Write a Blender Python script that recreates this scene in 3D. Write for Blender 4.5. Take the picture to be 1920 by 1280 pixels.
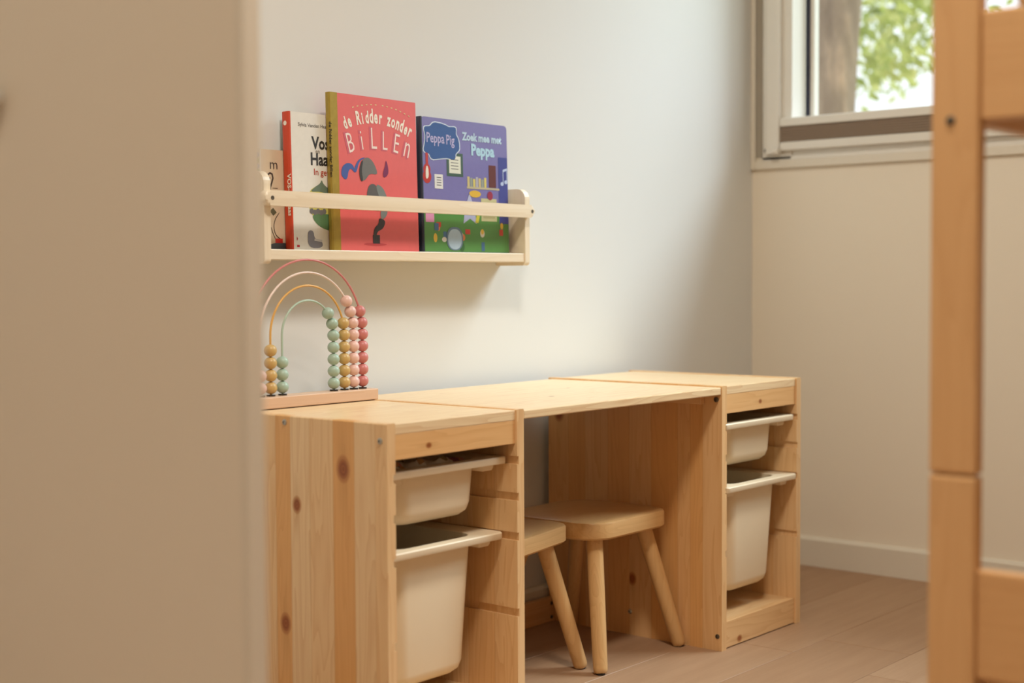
import bpy, bmesh, math, random
from mathutils import Vector, Matrix

for o in list(bpy.data.objects):
    bpy.data.objects.remove(o, do_unlink=True)
scene = bpy.context.scene
COL = scene.collection

# ------------------------------------------------------------------ camera
CAM = Vector((-1.5103, -1.9469, 0.7439))
YAW, PIT, ROL = math.radians(50.0751), math.radians(-2.4572), math.radians(-0.2734)
FPX = 2698.43
Fv = Vector((math.sin(YAW) * math.cos(PIT), math.cos(YAW) * math.cos(PIT), math.sin(PIT)))
Rv = Fv.cross(Vector((0, 0, 1))).normalized()
Uv = Rv.cross(Fv)
R2 = Rv * math.cos(ROL) + Uv * math.sin(ROL)
U2 = Uv * math.cos(ROL) - Rv * math.sin(ROL)
cd = bpy.data.cameras.new('camera')
cd.sensor_width = 36.0
cd.lens = FPX * 36.0 / 1920.0
cd.clip_start = 0.05
cd.dof.use_dof = True
cd.dof.focus_distance = 2.62
cd.dof.aperture_fstop = 2.5
co = bpy.data.objects.new('camera', cd)
COL.objects.link(co)
m = Matrix((R2, U2, -Fv)).transposed().to_4x4()
m.translation = CAM
co.matrix_world = m
scene.camera = co

# ------------------------------------------------------------------ light
world = bpy.data.worlds.new('sky')
scene.world = world
world.use_nodes = True
bg = world.node_tree.nodes['Background']
bg.inputs[0].default_value = (0.90, 0.95, 1.0, 1)
bg.inputs[1].default_value = 1.5

def add_light(name, kind, loc, direction, color, energy, **kw):
    l = bpy.data.lights.new(name, kind)
    l.color = color
    l.energy = energy
    for k, v in kw.items():
        setattr(l, k, v)
    o = bpy.data.objects.new(name, l)
    COL.objects.link(o)
    o.location = loc
    o.rotation_euler = Vector(direction).to_track_quat('-Z', 'Y').to_euler()
    return o

add_light('sun', 'SUN', (5, -3, 5), (-1.0, 0.63, -1.22), (0.78, 0.92, 1.0), 5.5,
          angle=math.radians(30))
# added fill lamps under the ceiling, out of view (fixtures are built further down)
FILL_LAMPS = [(-1.95, -1.25, 10.0), (-0.42, -1.42, 38.0)]
for lx, ly, lw in FILL_LAMPS:
    add_light('added_fill_light', 'AREA', (lx, ly, 2.60), (0, 0, -1), (1.0, 0.92, 0.80), lw,
              shape='DISK', size=0.40)

scene.view_settings.view_transform = 'Standard'
scene.view_settings.look = 'None'
scene.view_settings.exposure = 0.0
scene.view_settings.gamma = 1.0
scene.view_settings.use_curve_mapping = False

# ------------------------------------------------------------------ helpers
def srgb(r, g, b):
    def c(v):
        v /= 255.0
        return v / 12.92 if v <= 0.04045 else ((v + 0.055) / 1.055) ** 2.4
    return (c(r), c(g), c(b), 1.0)

def tag(o, label=None, cat=None, group=None, kind=None):
    if label: o['label'] = label
    if cat: o['category'] = cat
    if group: o['group'] = group
    if kind: o['kind'] = kind
    return o

def empty(name, loc=(0, 0, 0), rz=0.0):
    o = bpy.data.objects.new(name, None)
    o.empty_display_size = 0.05
    COL.objects.link(o)
    o.location = loc
    o.rotation_euler = (0, 0, rz)
    return o

def mk(name, bm, mat, parent=None, smooth=None, loc=None):
    bmesh.ops.recalc_face_normals(bm, faces=bm.faces)
    me = bpy.data.meshes.new(name)
    bm.to_mesh(me)
    bm.free()
    if mat: me.materials.append(mat)
    o = bpy.data.objects.new(name, me)
    COL.objects.link(o)
    if parent: o.parent = parent
    if loc: o.location = loc
    if smooth is not None:
        for p in me.polygons: p.use_smooth = True
        me.set_sharp_from_angle(angle=math.radians(smooth))
    return o

def inst(src, name, parent, loc=(0, 0, 0)):
    o = bpy.data.objects.new(name, src.data)
    COL.objects.link(o)
    o.parent = parent
    o.location = loc
    return o

def box(bm, x0, x1, y0, y1, z0, z1, bev=0.0, seg=2):
    r = bmesh.ops.create_cube(bm, size=1.0)
    vs = r['verts']
    for v in vs:
        v.co = Vector((x0 + (v.co.x + .5) * (x1 - x0), y0 + (v.co.y + .5) * (y1 - y0), z0 + (v.co.z + .5) * (z1 - z0)))
    if bev > 0:
        es = list({e for v in vs for e in v.link_edges})
        bmesh.ops.bevel(bm, geom=es, offset=bev, segments=seg, affect='EDGES', profile=0.5)
    return bm

def bx(*a, **k):
    return box(bmesh.new(), *a, **k)

def prism(bm, pts, axis, a, b):
    """extrude a 2D outline along an axis: 'y' -> pts are (x,z); 'x' -> (y,z); 'z' -> (x,y)"""
    def P(p, t):
        if axis == 'y': return (p[0], t, p[1])
        if axis == 'x': return (t, p[0], p[1])
        return (p[0], p[1], t)
    lo = [bm.verts.new(P(p, a)) for p in pts]
    hi = [bm.verts.new(P(p, b)) for p in pts]
    n = len(pts)
    bm.faces.new(lo)
    bm.faces.new(list(reversed(hi)))
    for i in range(n):
        bm.faces.new((lo[i], lo[(i + 1) % n], hi[(i + 1) % n], hi[i]))
    return bm

def rrect(x0, x1, y0, y1, r, n=6):
    rs = r if isinstance(r, (list, tuple)) else (r, r, r, r)   # order: x1y0, x1y1, x0y1, x0y0
    pts = []
    cs = [(x1 - rs[0], y0 + rs[0], -90, rs[0]), (x1 - rs[1], y1 - rs[1], 0, rs[1]),
          (x0 + rs[2], y1 - rs[2], 90, rs[2]), (x0 + rs[3], y0 + rs[3], 180, rs[3])]
    for cx, cy, a0, rr in cs:
        for i in range(n + 1):
            a = math.radians(a0 + 90.0 * i / n)
            pts.append((cx + rr * math.cos(a), cy + rr * math.sin(a)))
    return pts

def tube(bm, pts, r, seg=10, cap=True, radii=None):
    rings = []
    n = len(pts)
    up = Vector((0, 1, 0.001))
    for i, p in enumerate(pts):
        p = Vector(p)
        if i == 0: t = Vector(pts[1]) - p
        elif i == n - 1: t = p - Vector(pts[i - 1])
        else: t = Vector(pts[i + 1]) - Vector(pts[i - 1])
        t.normalize()
        u = t.cross(up)
        if u.length < 1e-3: u = t.cross(Vector((1, 0, 0)))
        u.normalize()
        v = u.cross(t)
        rr = radii[i] if radii else r
        rings.append([bm.verts.new(p + (u * math.cos(2 * math.pi * k / seg) + v * math.sin(2 * math.pi * k / seg)) * rr)
                      for k in range(seg)])
    for a, b in zip(rings[:-1], rings[1:]):
        for k in range(seg):
            bm.faces.new((a[k], a[(k + 1) % seg], b[(k + 1) % seg], b[k]))
    if cap:
        bm.faces.new(list(reversed(rings[0])))
        bm.faces.new(rings[-1])
    return bm

def lathe(bm, prof, center=(0, 0, 0), axis='z', seg=16):
    """prof: (r, h) pairs"""
    c = Vector(center)
    rings = []
    for r, h in prof:
        ring = []
        for k in range(seg):
            a = 2 * math.pi * k / seg
            p = (r * math.cos(a), r * math.sin(a), h)
            if axis == 'x': p = (h, r * math.cos(a), r * math.sin(a))
            elif axis == 'y': p = (r * math.cos(a), h, r * math.sin(a))
            ring.append(bm.verts.new(c + Vector(p)))
        rings.append(ring)
    for a, b in zip(rings[:-1], rings[1:]):
        for k in range(seg):
            bm.faces.new((a[k], a[(k + 1) % seg], b[(k + 1) % seg], b[k]))
    bm.faces.new(rings[0])
    bm.faces.new(rings[-1])
    return bm

# ------------------------------------------------------------------ materials
class NT:
    def __init__(self, name):
        self.m = bpy.data.materials.new(name)
        self.m.use_nodes = True
        self.t = self.m.node_tree
        self.b = self.t.nodes['Principled BSDF']
        self.out = self.t.nodes['Material Output']
    def n(self, typ, **kw):
        nd = self.t.nodes.new(typ)
        for k, v in kw.items(): setattr(nd, k, v)
        return nd
    def l(self, a, b): self.t.links.new(a, b)
    def setv(self, sock, v):
        if isinstance(v, (int, float, tuple, list)): sock.default_value = v
        else: self.l(v, sock)
    def math(self, op, a, b=None, c=None, clamp=False):
        nd = self.n('ShaderNodeMath', operation=op, use_clamp=clamp)
        for i, v in enumerate((a, b, c)):
            if v is not None: self.setv(nd.inputs[i], v)
        return nd.outputs[0]
    def vmath(self, op, a, b=None, out=0):
        nd = self.n('ShaderNodeVectorMath', operation=op)
        self.setv(nd.inputs[0], a)
        if b is not None: self.setv(nd.inputs[1], b)
        return nd.outputs[out]
    def mix(self, fac, a, b, blend='MIX'):
        nd = self.n('ShaderNodeMix', data_type='RGBA', blend_type=blend)
        self.setv(nd.inputs[0], fac); self.setv(nd.inputs[6], a); self.setv(nd.inputs[7], b)
        return nd.outputs[2]
    def ramp(self, fac, stops):
        nd = self.n('ShaderNodeValToRGB')
        e = nd.color_ramp.elements
        e[0].position, e[0].color = stops[0]
        e[1].position, e[1].color = stops[-1]
        for p, c in stops[1:-1]:
            x = e.new(p); x.color = c
        self.l(fac, nd.inputs[0])
        return nd.outputs[0]
    def noise(self, vec, scale, detail=3, rough=.5, out=0):
        nd = self.n('ShaderNodeTexNoise')
        nd.inputs['Scale'].default_value = scale
        nd.inputs['Detail'].default_value = detail
        nd.inputs['Roughness'].default_value = rough
        self.l(vec, nd.inputs['Vector'])
        return nd.outputs[out]
    def bump(self, h, strength, dist):
        nd = self.n('ShaderNodeBump')
        nd.inputs['Strength'].default_value = strength
        nd.inputs['Distance'].default_value = dist
        self.l(h, nd.inputs['Height'])
        self.l(nd.outputs[0], self.b.inputs['Normal'])

def plain(name, col, rough=.5, metal=0.0, coat=0.0, var=0.03, nscale=40, spec=0.5):
    N = NT(name)
    tc = N.n('ShaderNodeTexCoord')
    f = N.noise(tc.outputs['Object'], nscale, 3)
    dark = tuple(c * (1 - var * 2) for c in col[:3]) + (1,)
    lite = tuple(min(1, c * (1 + var)) for c in col[:3]) + (1,)
    N.l(N.mix(f, dark, lite), N.b.inputs['Base Color'])
    N.b.inputs['Roughness'].default_value = rough
    N.b.inputs['Metallic'].default_value = metal
    N.b.inputs['Coat Weight'].default_value = coat
    N.b.inputs['Specular IOR Level'].default_value = spec
    return N.m

def paint(name, col, rough=.65):
    N = NT(name)
    tc = N.n('ShaderNodeTexCoord')
    f = N.noise(tc.outputs['Object'], 1.6, 4)
    N.l(N.mix(f, tuple(c * .97 for c in col[:3]) + (1,), col), N.b.inputs['Base Color'])
    N.b.inputs['Roughness'].default_value = rough
    h = N.noise(tc.outputs['Object'], 420, 2)
    N.bump(h, .06, .001)
    return N.m

def pine(name, axis, light, mid, dark, rough=.32, knots=True):
    N = NT(name)
    tc = N.n('ShaderNodeTexCoord')
    tone = N.n('ShaderNodeAttribute', attribute_type='OBJECT', attribute_name='tone').outputs['Fac']
    off = N.n('ShaderNodeCombineXYZ')
    for i in range(3): N.l(N.math('MULTIPLY', tone, (17.3, 9.7, 23.1)[i]), off.inputs[i])
    oc = tc.outputs['Object']
    vec = N.vmath('ADD', oc, off.outputs[0])
    s = {'x': (0.55, 9, 9), 'y': (9, 0.55, 9), 'z': (9, 9, 0.55)}[axis]
    st = N.vmath('MULTIPLY', vec, s)
    warp = N.noise(N.vmath('MULTIPLY', vec, {'x': (1.5, 6, 6), 'y': (6, 1.5, 6), 'z': (6, 6, 1.5)}[axis]), 1.0, 2, out=1)
    st2 = N.vmath('ADD', st, N.vmath('MULTIPLY', warp, (.55, .55, .55)))
    # growth rings: long streaks
    ring = N.noise(st2, 3.4, 2, .45)
    w = N.math('FRACT', N.math('MULTIPLY', ring, 9.0))
    w = N.math('POWER', w, 2.2)
    fine = N.noise(st, 26, 3, .6)
    base = N.mix(tone, light, mid)
    c = N.mix(N.math('MULTIPLY', w, .30), base, dark)
    c = N.mix(N.math('MULTIPLY', fine, .18), c, dark)
    big = N.noise(st, .8, 2)
    c = N.mix(N.math('MULTIPLY', big, N.math('MULTIPLY_ADD', tone, .4, .08)), c, mid)
    if knots:
        for nm in ('knot', 'knotb'):
            kv = N.n('ShaderNodeAttribute', attribute_type='OBJECT', attribute_name=nm).outputs['Vector']
            kr = N.n('ShaderNodeAttribute', attribute_type='OBJECT', attribute_name=nm + '_r').outputs['Fac']
            dv = N.vmath('SUBTRACT', oc, kv)
            dv = N.vmath('ADD', dv, N.vmath('MULTIPLY', N.vmath('SUBTRACT', warp, (.5, .5, .5)), (.006, .006, .006)))
            fl = {'x': (.72, 1, 1), 'y': (1, .72, 1), 'z': (1, 1, .72)}[axis]
            d = N.vmath('LENGTH', N.vmath('MULTIPLY', dv, fl), out=1)
            rel = N.math('DIVIDE', d, N.math('MAXIMUM', kr, .00001))
            m1 = N.math('MULTIPLY', N.math('SUBTRACT', 1.35, rel), 3.5, clamp=True)
            core = N.math('MULTIPLY', N.math('SUBTRACT', .95, rel), 4, clamp=True)
            # streak running away from the knot along the grain
            fl2 = {'x': (.16, 1, 1), 'y': (1, .16, 1), 'z': (1, 1, .16)}[axis]
            d2 = N.vmath('LENGTH', N.vmath('MULTIPLY', dv, fl2), out=1)
            m2 = N.math('MULTIPLY', N.math('SUBTRACT', 1.25, N.math('DIVIDE', d2, N.math('MAXIMUM', kr, .00001))), .55, clamp=True)
            c = N.mix(N.math('MULTIPLY', m2, .55), c, srgb(176, 122, 66))
            c = N.mix(N.math('MULTIPLY', m1, .7), c, srgb(176, 112, 58))
            c = N.mix(core, c, N.mix(N.math('FRACT', N.math('MULTIPLY', rel, 2.6)), srgb(128, 66, 30), srgb(166, 98, 50)))
    N.l(c, N.b.inputs['Base Color'])
    N.b.inputs['Roughness'].default_value = rough
    N.bump(N.math('ADD', w, fine), .08, .0006)
    return N.m

PL, PM, PD = srgb(242, 217, 176), srgb(228, 174, 110), srgb(190, 124, 60)
M = {}
for ax in 'xyz':
    M['pine_' + ax] = pine('pine_' + ax, ax, PL, PM, PD)
    M['birch_' + ax] = pine('birch_' + ax, ax, srgb(243, 231, 210), srgb(236, 220, 194), srgb(220, 198, 166), knots=False)
    M['stool_' + ax] = pine('stool_' + ax, ax, srgb(224, 184, 130), srgb(206, 160, 104), srgb(184, 134, 80), knots=False)
    M['bed_' + ax] = pine('bed_' + ax, ax, srgb(224, 182, 132), srgb(212, 164, 112), srgb(190, 138, 88), knots=True)
M['beech'] = pine('beech_x', 'x', srgb(226, 190, 160), srgb(214, 176, 146), srgb(196, 154, 124), knots=False)
M['wall'] = paint('wall_paint', srgb(224, 225, 224))
M['wall_warm'] = paint('wall_paint_panel', srgb(238, 228, 212))
M['ceiling'] = paint('ceiling_paint', srgb(235, 232, 226))
M['trim'] = plain('trim_paint', srgb(226, 218, 204), .4, var=.01)
M['frame'] = plain('window_frame_white', srgb(232, 228, 220), .35, var=.01)
M['gasket'] = plain('gasket_dark', srgb(44, 46, 66), .5)
M['blind'] = plain('blind_fabric_taupe', srgb(150, 132, 116), .9, var=.05, nscale=300)
M['metal'] = plain('zinc_screw', srgb(190, 190, 186), .3, metal=.9)
M['metal_dark'] = plain('dark_screw', srgb(110, 104, 96), .35, metal=.9)
M['black'] = plain('black_rubber', srgb(34, 30, 28), .5)
M['plastic'] = plain('cream_plastic', srgb(240, 222, 192), .42, var=.012, nscale=8)
M['white_plastic'] = plain('white_plastic', srgb(232, 228, 220), .4)
M['paper'] = plain('page_paper', srgb(236, 230, 216), .8, var=.04, nscale=200)

# ------------------------------------------------------------------ setting
XR, YB = 1.8357, 0.02          # right wall, back wall
XL, YF, ZC = -2.7, -3.5, 2.75  # left wall, front wall, ceiling

def struct(name, bm, mat, parent=None):
    o = mk(name, bm, mat, parent)
    if parent is None: o['kind'] = 'structure'
    return o

# floor of laid planks
fl = struct('floor', bx(XL - .1, XR + .25, YF - .1, YB + .1, -0.10, -0.012), plain('subfloor', srgb(110, 84, 60), .8))
def plank_mat():
    N = NT('oak_laminate')
    tc = N.n('ShaderNodeTexCoord')
    tone = N.n('ShaderNodeAttribute', attribute_type='OBJECT', attribute_name='tone').outputs['Fac']
    off = N.n('ShaderNodeCombineXYZ')
    for i in range(3): N.l(N.math('MULTIPLY', tone, (31.0, 11.0, 5.0)[i]), off.inputs[i])
    v = N.vmath('ADD', tc.outputs['Object'], off.outputs[0])
    s = N.vmath('MULTIPLY', v, (1.0, 14, 14))
    a = N.noise(s, 3.0, 4, .6)
    b = N.noise(N.vmath('MULTIPLY', v, (3, 60, 60)), 4.0, 3, .6)
    base = N.mix(tone, srgb(196, 162, 130), srgb(178, 142, 110))
    c = N.mix(N.math('MULTIPLY', a, .55), base, srgb(140, 102, 74))
    c = N.mix(N.math('MULTIPLY', b, .25), c, srgb(120, 84, 60))
    N.l(c, N.b.inputs['Base Color'])
    N.b.inputs['Roughness'].default_value = .48
    N.bump(b, .1, .0006)
    return N.m
M['plank'] = plank_mat()
rnd = random.Random(5)
PW, PLN = 0.19, 1.29
pm = mk('plank', bx(.0006, PLN - .0006, .0006, PW - .0006, -.012, 0, bev=.0008, seg=1), M['plank'], fl)
first = True
row = 0
y = YB - .002
while y > YF:
    x = XL - rnd.random() * PLN
    while x < XR:
        if x + PLN > XL - .05:
            if first:
                o = pm; first = False
            else:
                o = inst(pm, 'plank', fl)
            o.location = (x, y - PW, 0)
            o['tone'] = rnd.random()
        x += PLN
    y -= PW
    row += 1

struct('wall_back', bx(XL - .1, XR + .25, YB, YB + .12, -.1, ZC + .1), M['wall'])
struct('wall_front', bx(XL - .1, XR + .25, YF - .12, YF, -.1, ZC + .1), M['wall_warm'])
struct('wall_left', bx(XL - .12, XL, YF, YB, -.1, ZC + .1), M['wall_warm'])
struct('ceiling', bx(XL - .1, XR + .25, YF, YB, ZC, ZC + .1), M['ceiling'])
# right wall with the window opening
WY0, WY1 = 0.006, -1.96         # opening (corner side, room side)
WZ0, WZ1 = 1.060, 2.60
WT = 0.17
bm = bmesh.new()
box(bm, XR, XR + WT, YF, YB, -.1, WZ0)
box(bm, XR, XR + WT, YF, YB, WZ1, ZC + .1)
box(bm, XR, XR + WT, WY0, YB, WZ0, WZ1)
box(bm, XR + .040, XR + WT, -.060, WY0, WZ0, WZ1)
box(bm, XR, XR + WT, YF, WY1, WZ0, WZ1)
struct('wall_right', bm, M['wall_warm'])
# thin partition at the left of the view
PX0, PX1, PY = -0.684, -0.664, -0.945
struct('wall_partition', bx(PX0, PX1, PY + .004, YB, 0, ZC), M['wall_warm'])
bm = bmesh.new()
prism(bm, rrect(PX0 - .001, PX1 + .001, PY - .004, PY + .006, .003, 3), 'z', 0, ZC)
struct('trim_1', bm, M['trim'])
# baseboards
def baseboard(name, axis, a, b, wall, sgn, t=.014, h=.075):
    pts = [(wall, 0), (wall, h), (wall + sgn * t * .35, h), (wall + sgn * t, h - .007), (wall + sgn * t, 0)]
    return struct(name, prism(bmesh.new(), pts, 'y' if axis == 'y' else 'x', a, b), M['trim'])
baseboard('baseboard_right', 'y', YF, YB, XR, -1)
baseboard('baseboard_back', 'x', PX1, XR, YB, -1)

# window: casing trim, frame with a deep reveal, sash, glass
bm = bmesh.new()
box(bm, XR - .012, XR + .004, .006, YB - .0005, 1.030, WZ1 + .05, bev=.002)        # narrow strip by the corner
box(bm, XR - .012, XR + .004, WY1 - .06, .006, 1.030, 1.052, bev=.002)             # lower strip
box(bm, XR - .012, XR + .004, WY1 - .06, .006, WZ1, WZ1 + .05, bev=.002)
box(bm, XR - .012, XR + .004, WY1 - .06, WY1, 1.052, WZ1, bev=.002)
struct('trim_2', bm, M['trim'])
win = struct('window_1', bx(XR - .010, XR + .062, -.102, -.016, 1.052, WZ1, bev=.002), M['frame'])   # jamb by the corner
def wpart(name, bm, mat): return mk(name, bm, mat, win)
wpart('bottom_frame', bx(XR - .006, XR + .062, WY1, -.102, 1.052, 1.150, bev=.002), M['frame'])
wpart('top_frame', bx(XR - .006, XR + .062, WY1, -.102, WZ1 - .08, WZ1, bev=.002), M['frame'])
wpart('jamb', bx(XR - .006, XR + .062, WY1, WY1 + .08, 1.150, WZ1 - .08, bev=.002), M['frame'])
GX = XR + .066
gy0 = -.124
bm = bmesh.new()
box(bm, GX, GX + .006, -.112, -.100, 1.14, WZ1 - .07)
box(bm, GX, GX + .006, WY1 + .07, -.100, 1.14, 1.158)
wpart('gasket', bm, M['gasket'])
wpart('sash', bx(GX + .004, GX + .03, -.123, -.108, 1.15, WZ1 - .07, bev=.002), M['frame'])
wpart('sash', bx(GX + .004, GX + .03, WY1 + .07, -.123, 1.15, 1.164, bev=.002), M['frame'])
N = NT('window_glass')
tr = N.n('ShaderNodeBsdfTransparent')
tr.inputs[0].default_value = (.97, .98, .97, 1)
gl = N.n('ShaderNodeBsdfGlossy')
gl.inputs['Roughness'].default_value = .02
ms = N.n('ShaderNodeMixShader')
ms.inputs[0].default_value = .05
N.l(tr.outputs[0], ms.inputs[1]); N.l(gl.outputs[0], ms.inputs[2]); N.l(ms.outputs[0], N.out.inputs[0])
M['glass'] = N.m
wpart('pane', bx(GX + .012, GX + .016, WY1 + .07, -.118, 1.158, WZ1 - .07), M['glass'])
wpart('sill_ledge', bx(XR - .010, XR + .02, WY1, -.016, 1.048, 1.062, bev=.002), M['frame'])

# pleated blind drawn down to the sill
bl = empty('pleated_blind', (XR - .012, -.5, 1.07))
tag(bl, 'taupe pleated window blind folded down onto the white sill, in white side rails', 'blind')
def bp(name, x0, x1, y0, y1, z0, z1, mat, bev=.002):
    return mk(name, bx(x0 - bl.location.x, x1 - bl.location.x, y0 + .5, y1 + .5, z0 - 1.07, z1 - 1.07, bev=bev), mat, bl)
bp('guide_rail', XR - .028, XR - .0105, -.074, -.034, 1.066, WZ1 - .01, M['frame'], .003)
g2 = bp('guide_rail', XR - .028, XR - .0105, WY1 + .01, WY1 + .05, 1.066, WZ1 - .01, M['frame'], .003)
bp('top_bar', XR - .026, XR - .0065, WY1 + .05, -.075, 1.136, 1.158, M['frame'], .003)
bp('bottom_bar', XR - .026, XR - .0065, WY1 + .05, -.075, 1.074, 1.096, M['frame'], .003)
fb = bmesh.new()
npl = 12
pts = []
for i in range(npl + 1):
    z = 1.097 + (1.135 - 1.097) * i / npl
    pts.append((XR - .022 + (.003 if i % 2 else 0) - bl.location.x, z - 1.07))
pts += [(XR - .010 - bl.location.x, 1.135 - 1.07), (XR - .010 - bl.location.x, 1.097 - 1.07)]
prism(fb, pts, 'y', WY1 + .05 + .5, -.075 + .5)
mk('pleated_fabric', fb, M['blind'], bl)
bm = bmesh.new()
lathe(bm, [(.001, 0), (.009, 0), (.010, .002), (.010, .014), (.008, .016), (.001, .016)],
      (XR - .034 - bl.location.x, -.078 + .5, 1.073 - 1.07), 'y', 14)
mk('end_cap', bm, M['frame'], bl, smooth=40)
bm = bmesh.new()
lathe(bm, [(.001, -.003), (.005, -.003), (.005, 0), (.001, 0)], (XR - .0105 - bl.location.x, -.027 + .5, 1.078 - 1.07), 'x', 10)
mk('screw', bm, M['metal_dark'], bl, smooth=40)

# small knob on the partition, cut by the left edge of the photograph
sw = empty('wall_knob', (PX0, -.552, .936))
tag(sw, 'small pale round knob on the plain beige partition at the left edge', 'knob')
bm = bmesh.new()
lathe(bm, [(.001, -.0002), (.009, -.0002), (.008, -.010), (.001, -.010)], axis='x', seg=20)
mk('neck', bm, M['white_plastic'], sw, smooth=40)
bm = bmesh.new()
lathe(bm, [(.001, -.010), (.011, -.010), (.0165, -.015), (.0165, -.021), (.012, -.026), (.001, -.027)], axis='x', seg=24)
mk('cap', bm, M['white_plastic'], sw, smooth=40)

# made-up fixtures around the added fill lamps set at the top
for i, (lx, ly, lw) in enumerate(FILL_LAMPS):
    r = empty('added_fill_lamp', (lx, ly, ZC))
    tag(r, ('added fill lamp in a round white fixture, out of view left of the partition', 'added fill lamp in a round white fixture, out of view right of the partition')[i], 'lamp', 'added fill lamps')
    bm = bmesh.new()
    lathe(bm, [(.01, -.001), (.24, -.001), (.24, -.03), (.23, -.035), (.01, -.035)], seg=32)
    mk('base', bm, M['white_plastic'], r, smooth=40)
    bm = bmesh.new()
    lathe(bm, [(.235, -.035), (.235, -.11), (.232, -.11), (.232, -.035)], seg=32)
    mk('ring', bm, M['white_plastic'], r, smooth=40)

# ------------------------------------------------------------------ storage units
UW, UD, UH, PT = .32, .44, .531, .018
GRV = [.447, .3865, .3205, .194]
GH, GD = .0135, .0045
def panel_outline(outer, inner):
    s = 1 if inner > outer else -1
    c = .0015
    pts = [(outer, 0), (outer, UH - c), (outer + s * c, UH), (inner - s * c, UH), (inner, UH - c)]
    for g in GRV:
        pts += [(inner, g + GH / 2), (inner - s * GD, g + GH / 2), (inner - s * GD, g - GH / 2), (inner, g - GH / 2)]
    pts.append((inner, 0))
    return pts

def screw(parent, p, axis, sgn, mat, r=.0048):
    bm = bmesh.new()
    lathe(bm, [(r * .2, 0), (r, 0), (r, .0012 * sgn), (r * .55, .0022 * sgn), (r * .5, .0004 * sgn), (r * .1, .0002 * sgn)], (0, 0, 0), axis, 12)
    return mk('screw', bm, mat, parent, smooth=35, loc=p)

def storage_unit(x0, label, staves_l, staves_r, seed, knots):
    u = empty('storage_unit', (x0, 0, 0))
    tag(u, label, 'storage unit', 'pine toy storage units under the shelf')
    rn = random.Random(seed)
    for side, (outer, inner, st) in enumerate(((0, PT, staves_l), (UW, UW - PT, staves_r))):
        parent = None
        for i, (ya, yb, tone) in enumerate(st):
            bm = prism(bmesh.new(), panel_outline(outer, inner), 'y', ya + .00018, yb - .00018)
            o = mk('side_panel' if i == 0 else 'stave', bm, M['pine_z'], u if i == 0 else parent)
            if i == 0: parent = o
            o['tone'] = tone
            for kside, ky, kz, kr, nm in knots:
                if kside == side and ya <= ky < yb or kside == side and yb <= ky < ya:
                    o[nm] = (outer if nm == 'knot' and kside == 0 else outer, ky, kz)
                    o[nm + '_r'] = kr
    t = mk('top_board', bx(PT, UW - PT, -.4365, -.012, .513, .5295, bev=.0012), M['pine_x'], u); t['tone'] = rn.random() * .06  # near-palest tone: blown-out light on the top put into the wood colour
    a = mk('apron', bx(PT, UW - PT, -.4360, -.420, .4745, .5135, bev=.0008), M['pine_x'], u); a['tone'] = .75
    a['knot'] = (.095 if x0 < .1 else .155, -.436, .4905); a['knot_r'] = .0042
    b = mk('bottom_rail', bx(PT, UW - PT, -.4360, -.420, .002, .0555, bev=.0008), M['pine_x'], u); b['tone'] = .55
    b['knot'] = (.075, -.436, .012); b['knot_r'] = .006
    b = mk('bottom_board', bx(PT, UW - PT, -.420, -.004, .040, .0545), M['pine_x'], u); b['tone'] = .4
    b = mk('back_rail', bx(PT, UW - PT, -.020, -.004, .44, .513), M['pine_x'], u); b['tone'] = .6
    return u

ya = -UD
st1l = [(-.44, -.414, .35), (-.414, -.370, .18), (-.370, -.323, .95), (-.323, -.270, .28), (-.270, -.225, .08), (-.225, -.190, .85), (-.190, -.150, .3), (-.150, -.10, .55), (-.10, -.05, .2), (-.05, 0, .7)]
st1r = [(-.44, -.39, .45), (-.39, -.33, .62), (-.33, -.27, .4), (-.27, -.21, .7), (-.21, -.14, .5), (-.14, -.07, .3), (-.07, 0, .6)]
st2l = [(-.44, -.395, .55), (-.395, -.365, .95), (-.365, -.335, .7), (-.335, -.27, 1.0), (-.27, -.215, .6), (-.215, -.16, .9), (-.16, -.10, .65), (-.10, -.055, 1.0), (-.055, 0, .8)]
st2r = [(-.44, -.385, .4), (-.385, -.33, .6), (-.33, -.27, .35), (-.27, -.21, .7), (-.21, -.14, .5), (-.14, -.07, .3), (-.07, 0, .6)]
U2X = .9386
u1 = storage_unit(0, 'pine storage unit with two cream bins under the bead rainbow, nearest to the partition',
                  st1l, st1r, 1,
                  [(0, -.346, .456, .0125, 'knot'), (0, -.240, .392, .0085, 'knot'), (0, -.210, .199, .0105, 'knot'), (0, -.345, .03, .009, 'knotb'),
                   (1, -.41, .268, .005, 'knot')])
u2 = storage_unit(U2X, 'pine storage unit with two cream bins at the far end of the desk',
                  st2l, st2r, 2,
                  [(0, -.222, .118, .0085, 'knot'), (0, -.03, .455, .011, 'knot')])
screw(u1, (0, -.213, .5205), 'x', -1, M['metal'])
screw(u1, (0, -.4265, .505), 'x', -1, M['metal'])
screw(u2, (0, -.4265, .504), 'x', -1, M['metal_dark'], .0055)
screw(u2, (0, -.430, .029), 'x', -1, M['metal_dark'])
screw(u2, (0, -.217, .049), 'x', -1, M['metal'])

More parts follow.
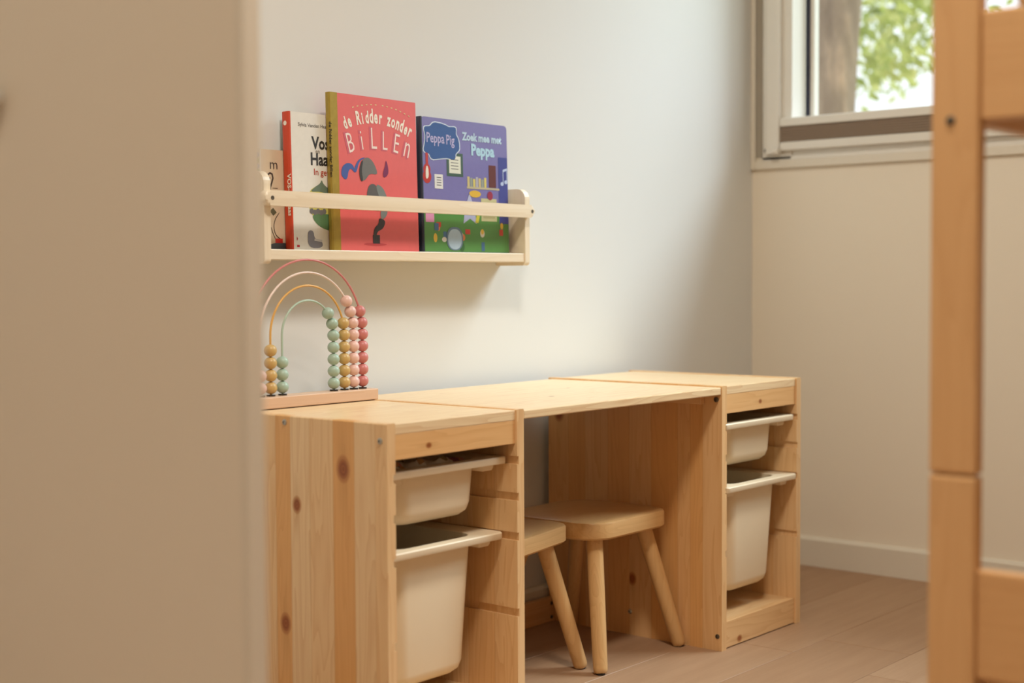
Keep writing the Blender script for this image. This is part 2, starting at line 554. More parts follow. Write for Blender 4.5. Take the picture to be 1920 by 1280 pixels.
# desk board between the units, with a low rail at the back
dk = empty('desk', (UW, 0, 0))
tag(dk, 'pine desk board spanning between the two storage units, above the stools', 'desk')
DL = U2X - UW
o = mk('desk_top', bx(.0015, DL - .0015, -.4385, -.012, .5135, .5285, bev=.002), M['pine_x'], dk)
o['tone'] = .04; o['knot'] = (.25, -.30, .5285); o['knot_r'] = .004; o['knotb'] = (.43, -.2, .5285); o['knotb_r'] = .003  # low tone puts the glare on the desk top into its colour
o = mk('back_rail', bx(.0005, DL - .0005, -.016, -.001, 0, .052, bev=.001), M['pine_x'], dk); o['tone'] = .7
for z in (.040, .010):
    screw(dk, (DL - .012, -.016, z), 'y', -1, M['metal_dark'], .004)
for xx in (.0005, DL - .0165):
    o = mk('cleat', bx(xx, xx + .016, -.40, -.03, .494, .5135, bev=.001), M['pine_y'], dk); o['tone'] = .6

# ------------------------------------------------------------------ plastic bins
def ring_loop(bm, pts, z):
    return [bm.verts.new((p[0], p[1], z)) for p in pts]
def bridge(bm, a, b):
    n = len(a)
    for i in range(n): bm.faces.new((a[i], a[(i + 1) % n], b[(i + 1) % n], b[i]))

def make_bin(x0, yf, ztop, height, label):
    """x0: local left of the unit; rim runs in the grooves"""
    r = empty('storage_bin', (x0 + UW / 2, yf + .205, ztop - height))
    tag(r, label, 'storage bin', 'cream plastic bins in the pine units')
    hw, hd = .1415, .205
    H = height
    n = 6
    def L(ix, iyf, iyb, rad, z): return ring_loop(bm, rrect(-hw + ix, hw - ix, -hd + iyf, hd - iyb, rad, n), z)
    # body: outer shell, rounded floor, inner shell
    bm = bmesh.new()
    tap = .010 * H / .23
    loops = [L(.046, .022, .024, .030, H - .010),
             L(.046 + tap * .5, .022 + tap * .5, .024, .030, H * .55),
             L(.046 + tap, .022 + tap, .026, .030, .020),
             L(.050 + tap, .026 + tap, .030, .028, .008),
             L(.060 + tap, .036 + tap, .040, .022, .0)]
    for a, b in zip(loops[:-1], loops[1:]): bridge(bm, a, b)
    bm.faces.new(loops[-1])
    inn = [L(.048, .024, .026, .029, H - .001),
           L(.048 + tap, .024 + tap, .028, .029, .022),
           L(.062 + tap, .038 + tap, .042, .020, .003)]
    for a, b in zip(inn[:-1], inn[1:]): bridge(bm, a, b)
    bm.faces.new(inn[-1])
    bridge(bm, loops[0], inn[0])
    mk('body', bm, M['plastic'], r, smooth=40)
    # rim: flat lip with a turned-down edge and a rounded opening
    bm = bmesh.new()
    a = [L(.048, .024, .026, .029, H - .0115), L(.001, .001, .001, .010, H - .0115), L(.0, .0, .0, .011, H - .010),
         L(.0, .0, .0, .011, H - .0015), L(.0015, .0015, .0015, .010, H), L(.046, .022, .024, .031, H), L(.048, .024, .026, .029, H - .002)]
    for p, q in zip(a[:-1], a[1:]): bridge(bm, p, q)
    bridge(bm, a[-1], a[0])
    mk('rim', bm, M['plastic'], r, smooth=35)
    # stepped flanges under the lip at both sides
    for s in (-1, 1):
        bm = bmesh.new()
        pts = [(s * (hw - .047), H - .0115), (s * (hw - .018), H - .0115), (s * (hw - .020), H - .019), (s * (hw - .024), H - .022), (s * (hw - .047), H - .022)]
        prism(bm, pts, 'y', -hd + .016, hd - .03)
        mk('flange', bm, M['plastic'], r)
    return r
make_bin(0, -.421, .4528, .091, 'shallow cream bin with patterned cloth in it, in the near storage unit')
make_bin(0, -.413, .3262, .226, 'deep cream bin below the shallow one, in the near storage unit')
make_bin(U2X, -.436, .4528, .091, 'shallow empty cream bin in the far storage unit, by the window wall')
make_bin(U2X, -.443, .3262, .226, 'deep cream bin in the far storage unit, by the window wall')

# crumpled patterned cloth in the upper near bin
N = NT('patterned_cloth')
tc = N.n('ShaderNodeTexCoord')
vo = N.n('ShaderNodeTexVoronoi')
vo.inputs['Scale'].default_value = 55
N.l(tc.outputs['Object'], vo.inputs['Vector'])
sp = N.n('ShaderNodeSeparateColor')
N.l(vo.outputs['Color'], sp.inputs[0])
c = N.ramp(sp.outputs[0], [(0.0, srgb(232, 222, 205)), (.55, srgb(228, 214, 196)), (.62, srgb(200, 70, 40)), (.74, srgb(120, 110, 130)), (.82, srgb(226, 160, 90)), (1.0, srgb(90, 110, 80))])
N.l(c, N.b.inputs['Base Color'])
N.b.inputs['Roughness'].default_value = .9
bm = bmesh.new()
rn = random.Random(8)
g = 22
vv = [[bm.verts.new((-.088 + .176 * i / g, -.172 + .32 * j / g,
         .010 * math.sin(i * .9 + j * .35) * math.cos(j * .8) + rn.uniform(-.004, .004) - (.02 if i in (0, g) or j in (0, g) else 0))) for j in range(g + 1)] for i in range(g + 1)]
for i in range(g):
    for j in range(g): bm.faces.new((vv[i][j], vv[i + 1][j], vv[i + 1][j + 1], vv[i][j + 1]))
o = mk('patterned_cloth', bm, N.m, None, smooth=60, loc=(UW / 2, -.421 + .205, .4535))
md = o.modifiers.new('thickness', 'SOLIDIFY'); md.thickness = .002
tag(o, 'crumpled patterned cloth lying in the shallow bin of the near unit', 'cloth')

# ------------------------------------------------------------------ stools
def make_stool(loc, rz, label):
    r = empty('stool', (loc[0], loc[1], 0), rz)
    tag(r, label, 'stool', "small children's stools under the desk")
    h, th = .281, .034
    bm = bmesh.new()
    def loop(off, z): return ring_loop(bm, rrect(-.131 + off, .131 - off, -.126 + off, .116 - off, (.045, .070, .070, .055), 8), z)
    ls = [loop(.004, h - th), loop(0, h - th + .004), loop(0, h - .005), loop(.0015, h - .0015), loop(.005, h)]
    for a, b in zip(ls[:-1], ls[1:]): bridge(bm, a, b)
    bm.faces.new(ls[-1]); bm.faces.new(ls[0])
    s = mk('seat', bm, M['stool_x'], r, smooth=35); s['tone'] = .4
    for i, (sx, sy) in enumerate(((-1, -1), (1, -1), (1, 1), (-1, 1))):
        top = Vector((sx * .082, sy * .080 - .004, h - th + .004)); ft = Vector((sx * .136, sy * .138, .002))
        d = (ft - top).normalized()
        bm = bmesh.new()
        pts, rad = [], []
        for t, rr in ((0, .0165), (.5, .0155), (.965, .0140), (.99, .0130), (1.0, .0105)):
            pts.append(top + (ft - top) * t); rad.append(rr)
        tube(bm, pts, 0, 16, True, rad)
        # cut the foot level with the floor
        for v in bm.verts:
            if v.co.z < .0015: v.co.z = .0015
        o = mk('leg', bm, M['stool_z'], r, smooth=50); o['tone'] = .2 + .15 * i
        bm = bmesh.new()
        lathe(bm, [(.001, 0), (.0085, 0), (.0085, .004), (.001, .004)], (ft.x, ft.y, 0), 'z', 12)
        mk('foot_pad', bm, M['black'], o, smooth=40)
    return r
make_stool((.505, -.186), math.radians(11), 'small wooden stool pushed deeper under the desk, partly hidden behind the near unit')
make_stool((.787, -.212), math.radians(.5), 'small wooden stool under the desk, beside the far unit, fully in view')

# ------------------------------------------------------------------ bead rainbow
ab = empty('bead_abacus', (.163, -.089, UH))
tag(ab, 'pastel rainbow bead toy on a wooden base, on the near storage unit', 'toy')
o = mk('base', bx(-.149, .149, -.020, .020, 0, .0195, bev=.0015), M['beech'], ab); o['tone'] = .5
cols = {'mint': srgb(166, 188, 172), 'mustard': srgb(200, 166, 104), 'blush': srgb(230, 190, 180), 'rose': srgb(202, 124, 120)}
wires = {'mint': srgb(176, 196, 180), 'mustard': srgb(222, 170, 92), 'blush': srgb(236, 214, 204), 'rose': srgb(208, 128, 126)}
bead_src = {}
for key, rad, nl, nr in (('mint', .059, 3, 7), ('mustard', .0845, 4, 6), ('blush', .107, 2, 8), ('rose', .129, 3, 7)):
    zc = .120
    pts = [(-rad, 0, .0195)] + [(-rad, 0, .0195 + (zc - .0195) * k / 3) for k in (1, 2)]
    pts += [(-rad * math.cos(math.pi * k / 32), 0, zc + rad * math.sin(math.pi * k / 32)) for k in range(33)]
    pts += [(rad, 0, .0195 + (zc - .0195) * k / 3) for k in (2, 1)] + [(rad, 0, .0195)]
    wm = plain('wire_' + key, wires[key], .35, var=.01)
    w = mk('arch', tube(bmesh.new(), pts, .0019, 8), wm, ab, smooth=60)
    w['label'] = key.replace('blush', 'pale pink').replace('rose', 'dusty rose').replace('mint', 'mint green').replace('mustard', 'mustard yellow') + ' wire arch with beads'
    bmt = plain('bead_' + key, cols[key], .38, var=.03, nscale=60)
    br = .0108
    src = None
    for s, cnt in ((-1, nl), (1, nr)):
        bm = bmesh.new()
        lathe(bm, [(.001, 0), (.0075, 0), (.0075, .0022), (.001, .0022)], (s * rad, 0, .0195), 'z', 12)
        mk('cap', bm, M['black'], w, smooth=40)
        for k in range(cnt):
            arc = .0225 + br + k * .0209
            z = arc + 0.0
            if z <= zc - .0195 + .0195: p = (s * rad, 0, z)
            else:
                a = (z - zc) / rad
                p = (s * rad * math.cos(a), 0, zc + rad * math.sin(a))
            if src is None:
                bm = bmesh.new()
                prof = [(.0022, -br * .95)] + [(br * math.cos(t), br * .97 * math.sin(t)) for t in [math.radians(-75 + 15 * q) for q in range(11)]] + [(.0022, br * .95)]
                lathe(bm, prof, (0, 0, 0), 'z', 20)
                src = mk('bead', bm, bmt, w, smooth=60, loc=p)
            else:
                inst(src, 'bead', w, p)

# ------------------------------------------------------------------ wall shelf
sh = empty('wall_shelf', (.445, YB, .773))
tag(sh, 'narrow pale wooden wall shelf with a front rail, holding picture books', 'shelf')
SX0, SX1 = .093, .803
def sp_(name, bm, mat, smooth=None):
    bmesh.ops.translate(bm, verts=bm.verts, vec=-sh.location)
    o = mk(name, bm, mat, sh, smooth); o['tone'] = .35
    return o
for x0, x1 in ((SX0, SX0 + .0145), (SX1 - .0145, SX1)):
    bm = prism(bmesh.new(), rrect(-.060, YB - .0003, .773, .931, (.004, .003, .022, .008), 6), 'x', x0, x1)
    # rrect order: x1y0, x1y1, x0y1, x0y0 -> front top corner rounded
    sp_('end_panel', bm, M['birch_z'])
sp_('bottom_board', bx(SX0 + .0145, SX1 - .0145, -.058, YB - .0003, .780, .798, bev=.0015), M['birch_x'])
bm = prism(bmesh.new(), rrect(SX0 - .008, SX1 - .001, .871, .897, .010, 5), 'y', -.0745, -.060)
es = [e for e in bm.edges if abs(e.verts[0].co.y + .0745) < 1e-4 and abs(e.verts[1].co.y + .0745) < 1e-4]
bmesh.ops.bevel(bm, geom=es, offset=.005, segments=3, affect='EDGES', profile=.5)
sp_('front_rail', bm, M['birch_x'], 30)
for x in (SX0 + .0065, SX1 - .0085):
    bm = bmesh.new()
    lathe(bm, [(.0006, .0002), (.0036, .0002), (.0036, -.0006), (.0018, -.0008), (.0006, .0)], (x, -.0745, .884), 'y', 12)
    sp_('screw', bm, M['metal_dark'], 35)

# ------------------------------------------------------------------ books
def text_mesh(name, body, size, mat, parent, x, z, y=-.0004, bold=0.0, rot=0.0, shear=0.0, align='LEFT', spin=None, xs=1.0):
    cu = bpy.data.curves.new('t', 'FONT')
    cu.body = body; cu.size = size; cu.align_x = align; cu.offset = bold; cu.shear = shear
    cu.resolution_u = 2
    to = bpy.data.objects.new('t', cu)
    COL.objects.link(to)
    bpy.context.view_layer.update()
    me = bpy.data.meshes.new_from_object(to.evaluated_get(bpy.context.evaluated_depsgraph_get()))
    bpy.data.objects.remove(to, do_unlink=True)
    me.name = name
    me.materials.clear(); me.materials.append(mat)
    o = bpy.data.objects.new(name, me)
    COL.objects.link(o)
    o.parent = parent
    R = Matrix.Rotation(rot, 4, 'Z')
    S = Matrix.Diagonal((xs, 1, 1, 1))
    me.transform(Matrix.Rotation(math.radians(90), 4, 'X') @ R @ S)
    if spin: me.transform(spin)
    o.location = (x, y, z)
    return o

def flat(bm, pts, y):
    return bm.faces.new([bm.verts.new((p[0], y, p[1])) for p in pts])
def ell(cx, cz, rx, rz, n=20, a0=0):
    return [(cx + rx * math.cos(2 * math.pi * k / n + a0), cz + rz * math.sin(2 * math.pi * k / n + a0)) for k in range(n)]
def rect(x0, x1, z0, z1): return [(x0, z0), (x1, z0), (x1, z1), (x0, z1)]
def stroke(pts, w):
    L_, R_ = [], []
    for i, p in enumerate(pts):
        a = pts[max(0, i - 1)]; b = pts[min(len(pts) - 1, i + 1)]
        dx, dz = b[0] - a[0], b[1] - a[1]
        l = math.hypot(dx, dz) or 1
        ww = w[i] if isinstance(w, list) else w
        L_.append((p[0] - dz / l * ww / 2, p[1] + dx / l * ww / 2)); R_.append((p[0] + dz / l * ww / 2, p[1] - dx / l * ww / 2))
    return L_ + R_[::-1]
_mc = {}
def ink(r, g, b, rough=.4):
    k = (r, g, b)
    if k not in _mc: _mc[k] = plain('ink_%d_%d_%d' % k, srgb(r, g, b), rough, var=.03, nscale=90, coat=.15)
    return _mc[k]
def art(parent, name, shapes, col, y):
    bm = bmesh.new()
    for i, s in enumerate(shapes):
        if 5 <= len(s) <= 16 and name not in ('painted_star', 'author_line'):
            for _ in range(2):          # round the corners of the drawn shapes
                q = []
                for a, b in zip(s, list(s[1:]) + [s[0]]):
                    q += [(a[0] * .75 + b[0] * .25, a[1] * .75 + b[1] * .25), (a[0] * .25 + b[0] * .75, a[1] * .25 + b[1] * .75)]
                s = q
        flat(bm, s, y - i * .00003)
    o = mk(name, bm, col, parent)
    return o

LEAN = math.radians(-1.5)
def make_book(name, x, yf, w, h, th, label, cover_mat, spine_mat, strip=0.0, round_r=.0015):
    """origin at the lower left front corner; front cover faces -Y; leans back on the wall"""
    r = empty(name, (x, yf, .7983))
    r.rotation_euler = (LEAN, 0, 0)
    tag(r, label, 'book', 'picture books on the wall shelf')
    bm = bmesh.new()
    prism(bm, rrect(0, w, 0, h, round_r, 3), 'y', 0, .0022)
    prism(bm, rrect(0, w, 0, h, round_r, 3), 'y', th - .0022, th)
    mk('cover', bm, cover_mat, r)
    bm = bmesh.new()
    prism(bm, [(-.0006, .0004), (-.0018, th * .25), (-.0018, th * .75), (-.0006, th - .0004), (.002, th - .0003), (.002, .0003)], 'z', 0, h)
    if strip > 0: box(bm, -.0006, strip, -.0003, .0004, 0, h)
    mk('spine', bm, spine_mat, r)
    mk('pages', bx(.002, w - .003, .0023, th - .0023, .003, h - .003), M['paper'], r)
    return r

def arc_letters(parent, name, s, size, mat, cx, cz, rad, a0, a1, bold, y=-.0005, jitter=0, xs=1.0):
    rn = random.Random(3)
    n = len(s)
    for i, ch in enumerate(s):
        if ch == ' ': continue
        a = math.radians(a0 + (a1 - a0) * i / (n - 1))
        px, pz = cx + rad * math.sin(a), cz + rad * math.cos(a)
        text_mesh(name, ch, size * (1 + rn.uniform(-jitter, jitter)), mat, parent, px, pz, y, bold,
                  rot=-a + rn.uniform(-jitter, jitter) * .4, align='CENTER', xs=xs)

SPIN = Matrix.Rotation(math.radians(-90), 4, 'Z')    # turns front lettering onto a spine that faces -X
def spine_text(parent, s, size, mat, z, ymid, bold=.0):
    # reads downwards on the spine
    o = text_mesh('spine_lettering', s, size, mat, parent, -.0021, z, ymid, bold, rot=math.radians(-90), spin=SPIN)
    return o

WHITE, CREAM = ink(244, 238, 226), ink(226, 206, 150)
# --- tall pink book with gold spine
B = make_book('picture_book', .281, -.0305, .2215, .2855, .0125,
              'tall pink picture book with a gold spine, largest on the shelf', ink(226, 104, 104, .35), None, strip=.017)
gold = plain('gold_foil', srgb(176, 150, 66), .32, metal=.45, var=.12, nscale=70)
for ch in B.children:
    if ch.name.startswith('spine'): ch.data.materials.clear(); ch.data.materials.append(gold)
arc_letters(B, 'title_letter', 'de Ridder zonder', .033, WHITE, .115, .038, .200, -22.5, 25, .0011, jitter=.12, xs=.56)
arc_letters(B, 'title_letter', 'BiLLEn', .056, ink(246, 228, 222), .120, -.060, .250, -16, 16.5, -.0003, jitter=.1, xs=.62)
arc_letters(B, 'letter_shade', 'BiLLEn', .058, ink(206, 96, 112), .1165, -.061, .250, -16, 16.5, .0012, y=-.0003, jitter=.1, xs=.64)
bm = []
for k in range(13):
    a = math.radians(-26 + k * 4.6 + (2.5 if k > 5 else 0))
    bm.append(stroke([(.122 + .238 * math.sin(a * .62 - .009), .034 + .238 * math.cos(a * .62 - .009)), (.122 + .238 * math.sin(a * .62 + .009), .034 + .238 * math.cos(a * .62 + .009))], .0018))
art(B, 'author_line', bm, CREAM, -.0004)
# plain helmet, plume and boot stand-in in the colours of the picture
art(B, 'plume', [[(p[0] + 0.004, p[1] + 0.032) for p in q] for q in [stroke([(.052, .112), (.046, .122), (.036, .122), (.028, .116), (.026, .106), (.030, .098)], [.003, .009, .014, .018, .018, .006]), stroke([(.078, .140), (.062, .134), (.052, .112)], [.002, .004, .009])]], ink(66, 92, 164), -.0005)
art(B, 'helmet', [[(p[0] + 0.004, p[1] + 0.032) for p in q] for q in [[(.066, .096), (.064, .118), (.072, .136), (.086, .142), (.100, .134), (.110, .116), (.108, .110), (.090, .112), (.078, .098)]]], ink(112, 112, 110), -.0006)
art(B, 'helmet_band', [[(p[0] + 0.004, p[1] + 0.032) for p in q] for q in [[(.066, .096), (.062, .116), (.070, .135), (.074, .134), (.069, .116), (.073, .096)]]], ink(52, 50, 50), -.0008)
art(B, 'shield', [[(.090, .122), (.084, .100), (.088, .080), (.120, .072), (.128, .090), (.120, .110), (.106, .126)]], ink(92, 92, 92), -.0006)
art(B, 'cloak', [[(.106, .126), (.128, .120), (.140, .096), (.138, .066), (.118, .056), (.122, .090)]], ink(120, 130, 128), -.0007)
art(B, 'glove', [[(p[0] + 0.004, p[1] + 0.032) for p in q] for q in [[(.126, .104), (.140, .112), (.138, .130), (.133, .140), (.131, .128), (.124, .114)]]], ink(122, 32, 84), -.0006)
art(B, 'boot', [stroke([(.124, .060), (.120, .046), (.106, .040), (.103, .026)], [.020, .014, .010, .008]), rect(.098, .116, .014, .030)], ink(52, 50, 52), -.0006)
art(B, 'ground_shadow', [ell(.104, .0125, .030, .0025)], ink(196, 70, 76), -.0004)
spine_text(B, 'de Ridder zonder Billen', .0105, ink(40, 34, 24), .232, .0028, .0002)

# --- purple square book
B = make_book('picture_book', .516, -.0315, .2555, .2615, .013,
              'wide purple and green picture book with rounded corners, rightmost on the shelf', ink(122, 118, 178, .25), ink(52, 62, 78, .3), strip=.0022, round_r=.008)
art(B, 'meadow', [rect(.001, .2545, .001, .100)], ink(88, 146, 76, .3), -.0003)
bp_ = []
cxb, czb = .056, .216
for k in range(48):
    a = 2 * math.pi * k / 48
    rr = 1 + .075 * math.cos(7 * a + .6)
    ex = abs(math.cos(a)) ** .6 * math.copysign(1, math.cos(a)); ez = abs(math.sin(a)) ** .6 * math.copysign(1, math.sin(a))
    bp_.append((cxb + .049 * ex * rr, czb + .034 * ez * rr))
art(B, 'badge_border', [[(cxb + (p[0] - cxb) * 1.05, czb + (p[1] - czb) * 1.06) for p in bp_]], ink(206, 220, 240), -.0004)
art(B, 'badge', [bp_], ink(44, 86, 152), -.0006)
text_mesh('title_lettering', 'Peppa', .0270, ink(186, 180, 222), B, .0125, .213, -.0009, .0004, xs=.80)
text_mesh('title_lettering', 'Pig', .0270, ink(186, 180, 222), B, .0690, .212, -.0009, .0004, xs=.80)
text_mesh('title_lettering', 'Zoek mee met', .0215, ink(186, 214, 236), B, .118, .224, -.0006, .0009, xs=.92)
text_mesh('title_lettering', 'Peppa', .031, ink(176, 216, 238), B, .143, .196, -.0006, .0014, xs=.95)
art(B, 'picture_frame', [rect(.070, .118, .150, .196)], ink(62, 92, 80), -.00035)
art(B, 'picture_sheet', [rect(.077, .111, .156, .190)], ink(226, 228, 214), -.0005)
art(B, 'note_sheet', [rect(.034, .058, .124, .152)], ink(228, 228, 226), -.0004)
for z in (.130, .135, .140, .145): art(B, 'note_line', [rect(.040, .053, z, z + .0014)], ink(90, 92, 100), -.0006)
for z in (.164, .170, .176, .182): art(B, 'note_line', [rect(.082, .104, z, z + .0014)], ink(90, 92, 100), -.0006)
art(B, 'guitar', [ell(.013, .146, .012, .013), ell(.013, .160, .010, .011), rect(.010, .017, .165, .200)], ink(186, 50, 44), -.0004)
art(B, 'guitar_plate', [[(.009, .140), (.018, .144), (.017, .164), (.012, .168), (.009, .158)]], ink(232, 226, 214), -.0006)
art(B, 'shelf_plank', [rect(.128, .228, .128, .132)], ink(190, 180, 150), -.0004)
for k in range(7):
    art(B, 'painted_book', [rect(.130 + k * .0085, .137 + k * .0085, .132, .152 - .002 * (k % 3))], (ink(206, 190, 130), ink(150, 160, 150), ink(214, 200, 110), ink(180, 178, 190))[k % 4], -.0004)
art(B, 'painted_case', [rect(.196, .218, .133, .178)], ink(98, 44, 44), -.0005)
art(B, 'painted_door', [rect(.226, .2545, .060, .196)], ink(64, 72, 150), -.00035)
art(B, 'music_notes', [ell(.237, .142, .005, .004), ell(.249, .146, .005, .004), rect(.2395, .2415, .142, .170), rect(.2515, .2535, .146, .172), [(.2395, .166), (.2535, .170), (.2535, .175), (.2395, .171)]], ink(190, 206, 240), -.0006)
art(B, 'painted_cabinet', [rect(.170, .218, .064, .110)], ink(196, 190, 146), -.0005)
art(B, 'painted_drawer', [rect(.176, .212, .070, .084), rect(.176, .212, .088, .102)], ink(176, 168, 124), -.0007)
art(B, 'painted_cloth', [ell(.152, .118, .018, .007)], ink(222, 178, 58), -.0006)
art(B, 'painted_ball', [ell(.198, .116, .0085, .009)], ink(150, 40, 70), -.0008)
art(B, 'painted_star', [[(.135 + (.034 if k % 2 == 0 else .017) * math.sin(k * math.pi / 5), .085 + (.034 if k % 2 == 0 else .017) * math.cos(k * math.pi / 5)) for k in range(10)]], ink(176, 180, 214), -.0006)
art(B, 'painted_cushion', [rect(.006, .030, .058, .086)], ink(222, 150, 190), -.0005)
art(B, 'painted_stool', [[(.150, .060), (.160, .060), (.172, .096), (.164, .098)]], ink(204, 196, 70), -.0008)
rn = random.Random(12)
for k in range(16):
    x, z = rn.uniform(.03, .235), rn.uniform(.010, .058)
    cc = ((206, 66, 50), (232, 190, 70), (226, 220, 206), (70, 110, 150), (226, 130, 70), (60, 110, 60))[k % 6]
    sx, sz = rn.uniform(.004, .009), rn.uniform(.004, .010)
    art(B, 'painted_toy', [ell(x, z, sx, sz) if k % 3 else rect(x - sx, x + sx, z - sz, z + sz)], ink(*cc), -.0005 - .00002 * k)
art(B, 'painted_mirror_rim', [rrect(.064, .112, .004, .050, .02, 6)], ink(104, 128, 150), -.0010)
art(B, 'painted_mirror', [rrect(.068, .108, .006, .046, .018, 6)], ink(176, 198, 216), -.0012)

# --- white book with red spine
B = make_book('picture_book', .1945, -.0165, .205, .2445, .018,
              'white picture book with a red spine, tucked behind the pink book', ink(232, 230, 224, .35), ink(206, 66, 32, .35), strip=.003)
DK = ink(48, 46, 46)
text_mesh('title_lettering', 'Vos', .031, DK, B, .052, .182, -.0004, .0009, xs=.88)
text_mesh('title_lettering', 'en', .011, ink(150, 140, 130), B, .060, .174, -.0004, .0002)
text_mesh('title_lettering', 'Haas', .031, DK, B, .047, .153, -.0004, .0009, xs=.88)
text_mesh('title_lettering', 'In gevaar', .0165, ink(176, 62, 40), B, .054, .135, -.0004, .0002)
text_mesh('author_line', 'Sylvia Vanden Heede & T', .0092, ink(110, 106, 104), B, .020, .220, -.0004, .0001)
art(B, 'painted_plant', [[(p[0] + 0.013, p[1] + 0.004) for p in q] for q in [[(.028, .092), (.032, .104), (.044, .110), (.056, .116), (.060, .124), (.064, .114), (.090, .100), (.100, .070), (.090, .055), (.060, .052), (.036, .056), (.027, .074)]]], ink(206, 200, 104), -.0004)
art(B, 'painted_plant_top', [[(p[0] + 0.013, p[1] + 0.004) for p in q] for q in [[(.030, .100), (.044, .110), (.056, .116), (.060, .124), (.064, .114), (.092, .100), (.098, .084), (.080, .096), (.056, .102)]]], ink(104, 124, 108), -.0006)
art(B, 'painted_stones', [[(p[0] + 0.013, p[1] + 0.004) for p in q] for q in [ell(.034 + k * .0075, .066 - .002 * (k % 2), .005, .005) for k in range(5)]], ink(112, 112, 114), -.0006)
art(B, 'painted_hill', [[(p[0] + 0.013, p[1] + 0.004) for p in q] for q in [[(.032, .060), (.060, .062), (.100, .060), (.100, .030), (.070, .032), (.045, .042)]]], ink(88, 128, 88), -.0005)
art(B, 'painted_armchair', [[(p[0] + 0.014, p[1] + 0.000) for p in q] for q in [[(.022, .004), (.022, .032), (.028, .036), (.036, .034), (.038, .020), (.056, .018), (.058, .004)]]], ink(128, 128, 140), -.0005)
art(B, 'painted_armchair_seat', [[(p[0] + 0.014, p[1] + 0.000) for p in q] for q in [[(.037, .017), (.038, .021), (.056, .019), (.056, .015)]]], ink(200, 200, 204), -.0007)
art(B, 'publisher_mark', [[(.010, .016), (.0125, .020), (.010, .024)], rect(.010, .016, .005, .009)], ink(190, 40, 60), -.0005)
spine_text(B, 'VOS-en-Haas', .0135, WHITE, .134, .0065, .0004)
bm = bmesh.new()
lathe(bm, [(.0003, 0), (.0042, 0), (.0042, -.0002), (.0003, -.0002)], (-.0019, .009, .224), 'x', 14)
mk('number_dot', bm, WHITE, B)

# --- small beige book at the left
B = make_book('picture_book', .1425, .0030, .150, .176, .009,
              'small beige picture book with a dark curl on it, leftmost on the shelf', ink(214, 194, 168, .4), ink(228, 224, 214, .4), strip=.0016)
text_mesh('title_lettering', 'm', .026, ink(74, 62, 56), B, .020, .142, -.0004, .0000)
cur = [(.016, .126), (.0165, .132), (.021, .135), (.026, .133), (.0275, .126), (.0245, .118), (.021, .110), (.0195, .098), (.019, .080)]
art(B, 'painted_curl', [stroke(cur, .0034), stroke([(.016, .126), (.019, .123), (.021, .127)], .0030)], ink(70, 52, 44), -.0004)
art(B, 'painted_curve', [stroke([(.040, .066), (.028, .052), (.026, .036), (.032, .024), (.044, .018)], .0016), stroke([(.020, .040), (.026, .024), (.034, .014)], .0014)], ink(74, 60, 52), -.0004)
art(B, 'painted_leaf', [[(.018, .068), (.026, .074), (.034, .066), (.026, .060)]], ink(92, 88, 66), -.0004)
art(B, 'painted_cap', [rect(.029, .046, .012, .020)], ink(204, 50, 40), -.0005)
art(B, 'painted_band', [[(.012, .001), (.060, .001), (.060, .012), (.030, .013), (.012, .008)]], ink(78, 96, 112), -.0004)
art(B, 'painted_lines', [rect(.026, .038, z, z + .001) for z in (.100, .104, .108)], ink(110, 96, 84), -.0004)
for k in range(4):
    bm = bmesh.new()
    lathe(bm, [(.0003, 0), (.0050, 0), (.0050, -.0003), (.0003, -.0003)], (-.0019, .0050, .136 + k * .0098), 'x', 14)
    o = mk('spine_dot', bm, (ink(112, 168, 92), ink(120, 160, 220))[k % 2], B)

# ------------------------------------------------------------------ bunk bed at the right
bed = empty('bunk_bed', (-.055, -1.337, 0))
tag(bed, 'pine bunk bed with a square post and wide side boards, nearest at the right', 'bed')
BW, BL, PWX, PWY = .86, 1.66, .024, .051
def bd(name, x0, x1, y0, y1, z0, z1, ax, tone, bev=.003):
    o = mk(name, bx(x0, x1, y0, y1, z0, z1, bev=bev), M['bed_' + ax], bed)
    o['tone'] = tone
    return o
for px in (-.012, BW):
    for py in (0, -BL):
        bd('post', px, px + PWX, py - PWY / 2, py + PWY / 2, 0, .5375, 'z', .4, .004)
        p = bd('post', px, px + PWX, py - PWY / 2, py + PWY / 2, .5385, 1.55, 'z', .55, .004)
        if px < 0 and py == 0: front_post = p
for px in (-.006, BW + .006):
    x0, x1 = px, px + .016
    bd('side_rail', x0, x1, -BL + PWY / 2, -PWY / 2, .905, 1.017, 'y', .6)
    bd('side_rail', x0, x1, -BL + PWY / 2, -PWY / 2, .325, .440, 'y', .7)
    bd('guard_rail', x0, x1, -BL + PWY / 2, -PWY / 2, 1.30, 1.38, 'y', .5)
    bd('guard_post', x0 - .0, x1 + .002, -.11, -.062, 1.0175, 1.30, 'z', .5)
for py in (-.010, -BL - .010):
    bd('end_rail', .0125, BW - .0005, py, py + .020, .905, 1.027, 'x', .6)
    bd('end_rail', .0125, BW - .0005, py, py + .020, .27, .375, 'x', .6)
for lev in (.918, .300):
    bd('added_shade_panel', .011, BW + .005, -BL + .03, -.03, lev + .0145, lev + .022, 'y', .3, .001)  # added unseen panels over the slats, to darken the space below
    for k in range(9):
        bd('slat', .011, BW + .005, -.16 - k * .165, -.09 - k * .165, lev, lev + .014, 'x', .3, .001)
screw(bed, (-.012, .0035, .9065), 'x', -1, M['metal_dark'], .005)

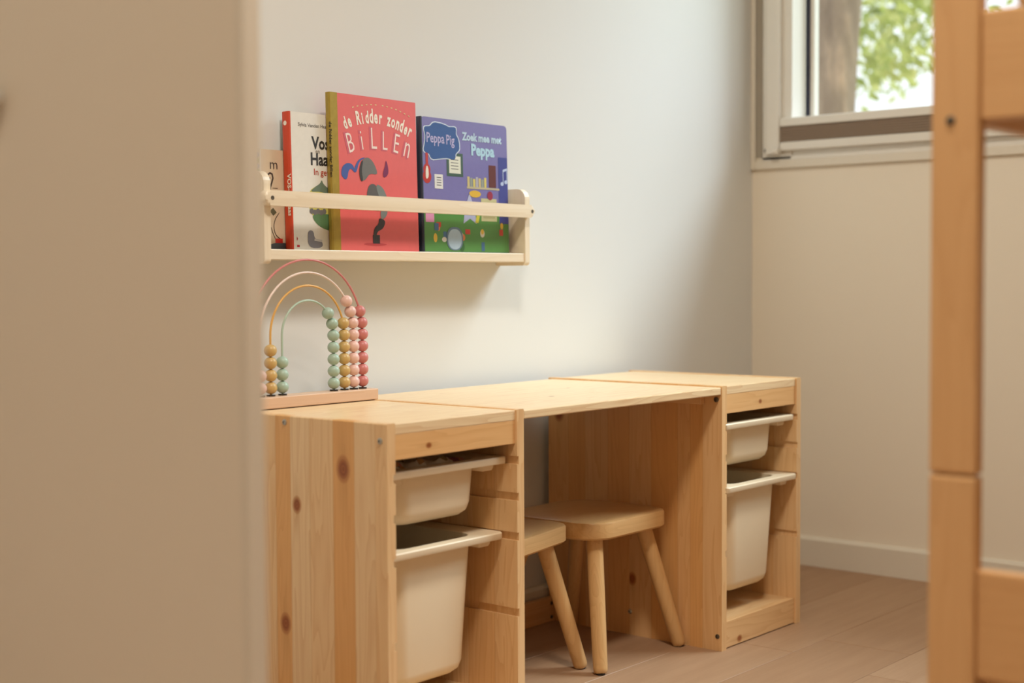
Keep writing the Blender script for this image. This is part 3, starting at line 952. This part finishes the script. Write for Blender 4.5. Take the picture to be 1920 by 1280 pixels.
# ------------------------------------------------------------------ outside
struct('ground', bx(XR + WT + .02, 30, -14, 14, -.6, -.5), plain('grass', srgb(150, 160, 96), .9, var=.2, nscale=3))
tree = empty('tree', (3.02, .43, -.5))
tag(tree, 'sunlit tree trunk with pale green leaves outside the window', 'tree')
N = NT('bark')
tc = N.n('ShaderNodeTexCoord')
nn = N.noise(N.vmath('MULTIPLY', tc.outputs['Object'], (1, 1, .35)), 14, 5, .65)
N.l(N.ramp(nn, [(.3, srgb(110, 88, 72)), (.55, srgb(158, 134, 114)), (.75, srgb(206, 172, 146))]), N.b.inputs['Base Color'])
N.b.inputs['Roughness'].default_value = .95
N.bump(nn, .8, .03)
M['bark'] = N.m
bm = bmesh.new()
rn = random.Random(4)
pts = [(.02, -.02, 0), (.0, 0, 1.0), (0, 0, 1.6), (.0, -.005, 2.0), (.02, -.03, 2.6), (.05, -.06, 3.4), (.1, -.05, 4.6)]
tube(bm, pts, 0, 14, True, [.15, .115, .098, .104, .112, .10, .06])
for v in bm.verts: v.co += Vector((rn.uniform(-.006, .006), rn.uniform(-.006, .006), 0))
mk('trunk', bm, M['bark'], tree, smooth=60)
for pts, rr in (([(0, -.05, 2.7), (.25, -.5, 3.0), (.4, -1.0, 3.05)], .035), ([(.03, 0, 3.0), (.5, .4, 3.4), (.9, .7, 3.7)], .035), ([(.05, -.05, 3.3), (.5, -.6, 3.9), (.8, -1.1, 4.1)], .03)):
    mk('branch', tube(bmesh.new(), pts, 0, 8, True, [rr, rr * .7, rr * .3]), M['bark'], tree, smooth=60)
N = NT('leaf')
tl = N.n('ShaderNodeBsdfTranslucent')
tc = N.n('ShaderNodeTexCoord')
cc = N.ramp(N.noise(tc.outputs['Object'], 5, 2), [(.3, srgb(128, 140, 64)), (.5, srgb(176, 182, 98)), (.7, srgb(220, 214, 146))])
N.l(cc, tl.inputs[0]); N.l(cc, N.b.inputs['Base Color'])
ms = N.n('ShaderNodeMixShader'); ms.inputs[0].default_value = .5
N.l(N.b.outputs[0], ms.inputs[1]); N.l(tl.outputs[0], ms.inputs[2]); N.l(ms.outputs[0], N.out.inputs[0])
M['leaf'] = N.m
bm = bmesh.new()
rn = random.Random(21)
def leaf(c, s):
    d = Vector((rn.gauss(0, 1), rn.gauss(0, 1), rn.gauss(0, 1))).normalized()
    u = d.orthogonal().normalized()
    v = d.cross(u)
    a = [c - u * s, c - u * .2 * s + v * .42 * s, c + u * s, c - u * .2 * s - v * .42 * s]
    bm.faces.new([bm.verts.new(p) for p in a])
clumps = []
for k in range(60):
    y = rn.uniform(-1.9, -.02)
    clumps.append((Vector((rn.uniform(-.1, 1.5), y, rn.uniform(2.02 + .16 * min(1, -y * 2), 3.9))), rn.uniform(.07, .15)))
for k in range(30):      # the boughs beside the trunk
    dx = rn.uniform(.3, 2.0)
    off = rn.uniform(-.34, .12)
    clumps.append((Vector((dx, (dx - .4) * .47 + off, 1.95 + .14 * (dx - .4) + .28 * max(0, -off) + rn.uniform(0, .7))), rn.uniform(.05, .09)))
for k in range(10):
    clumps.append((Vector((rn.uniform(.0, 1.2), rn.uniform(.15, .9), rn.uniform(2.1, 3.9))), rn.uniform(.12, .25)))
for c, r in clumps:
    for q in range(40):
        p = c + Vector((rn.gauss(0, r), rn.gauss(0, r), rn.gauss(0, r * .8)))
        leaf(p, rn.uniform(.020, .042))
fo = mk('foliage', bm, M['leaf'], tree)
fo['kind'] = 'stuff'
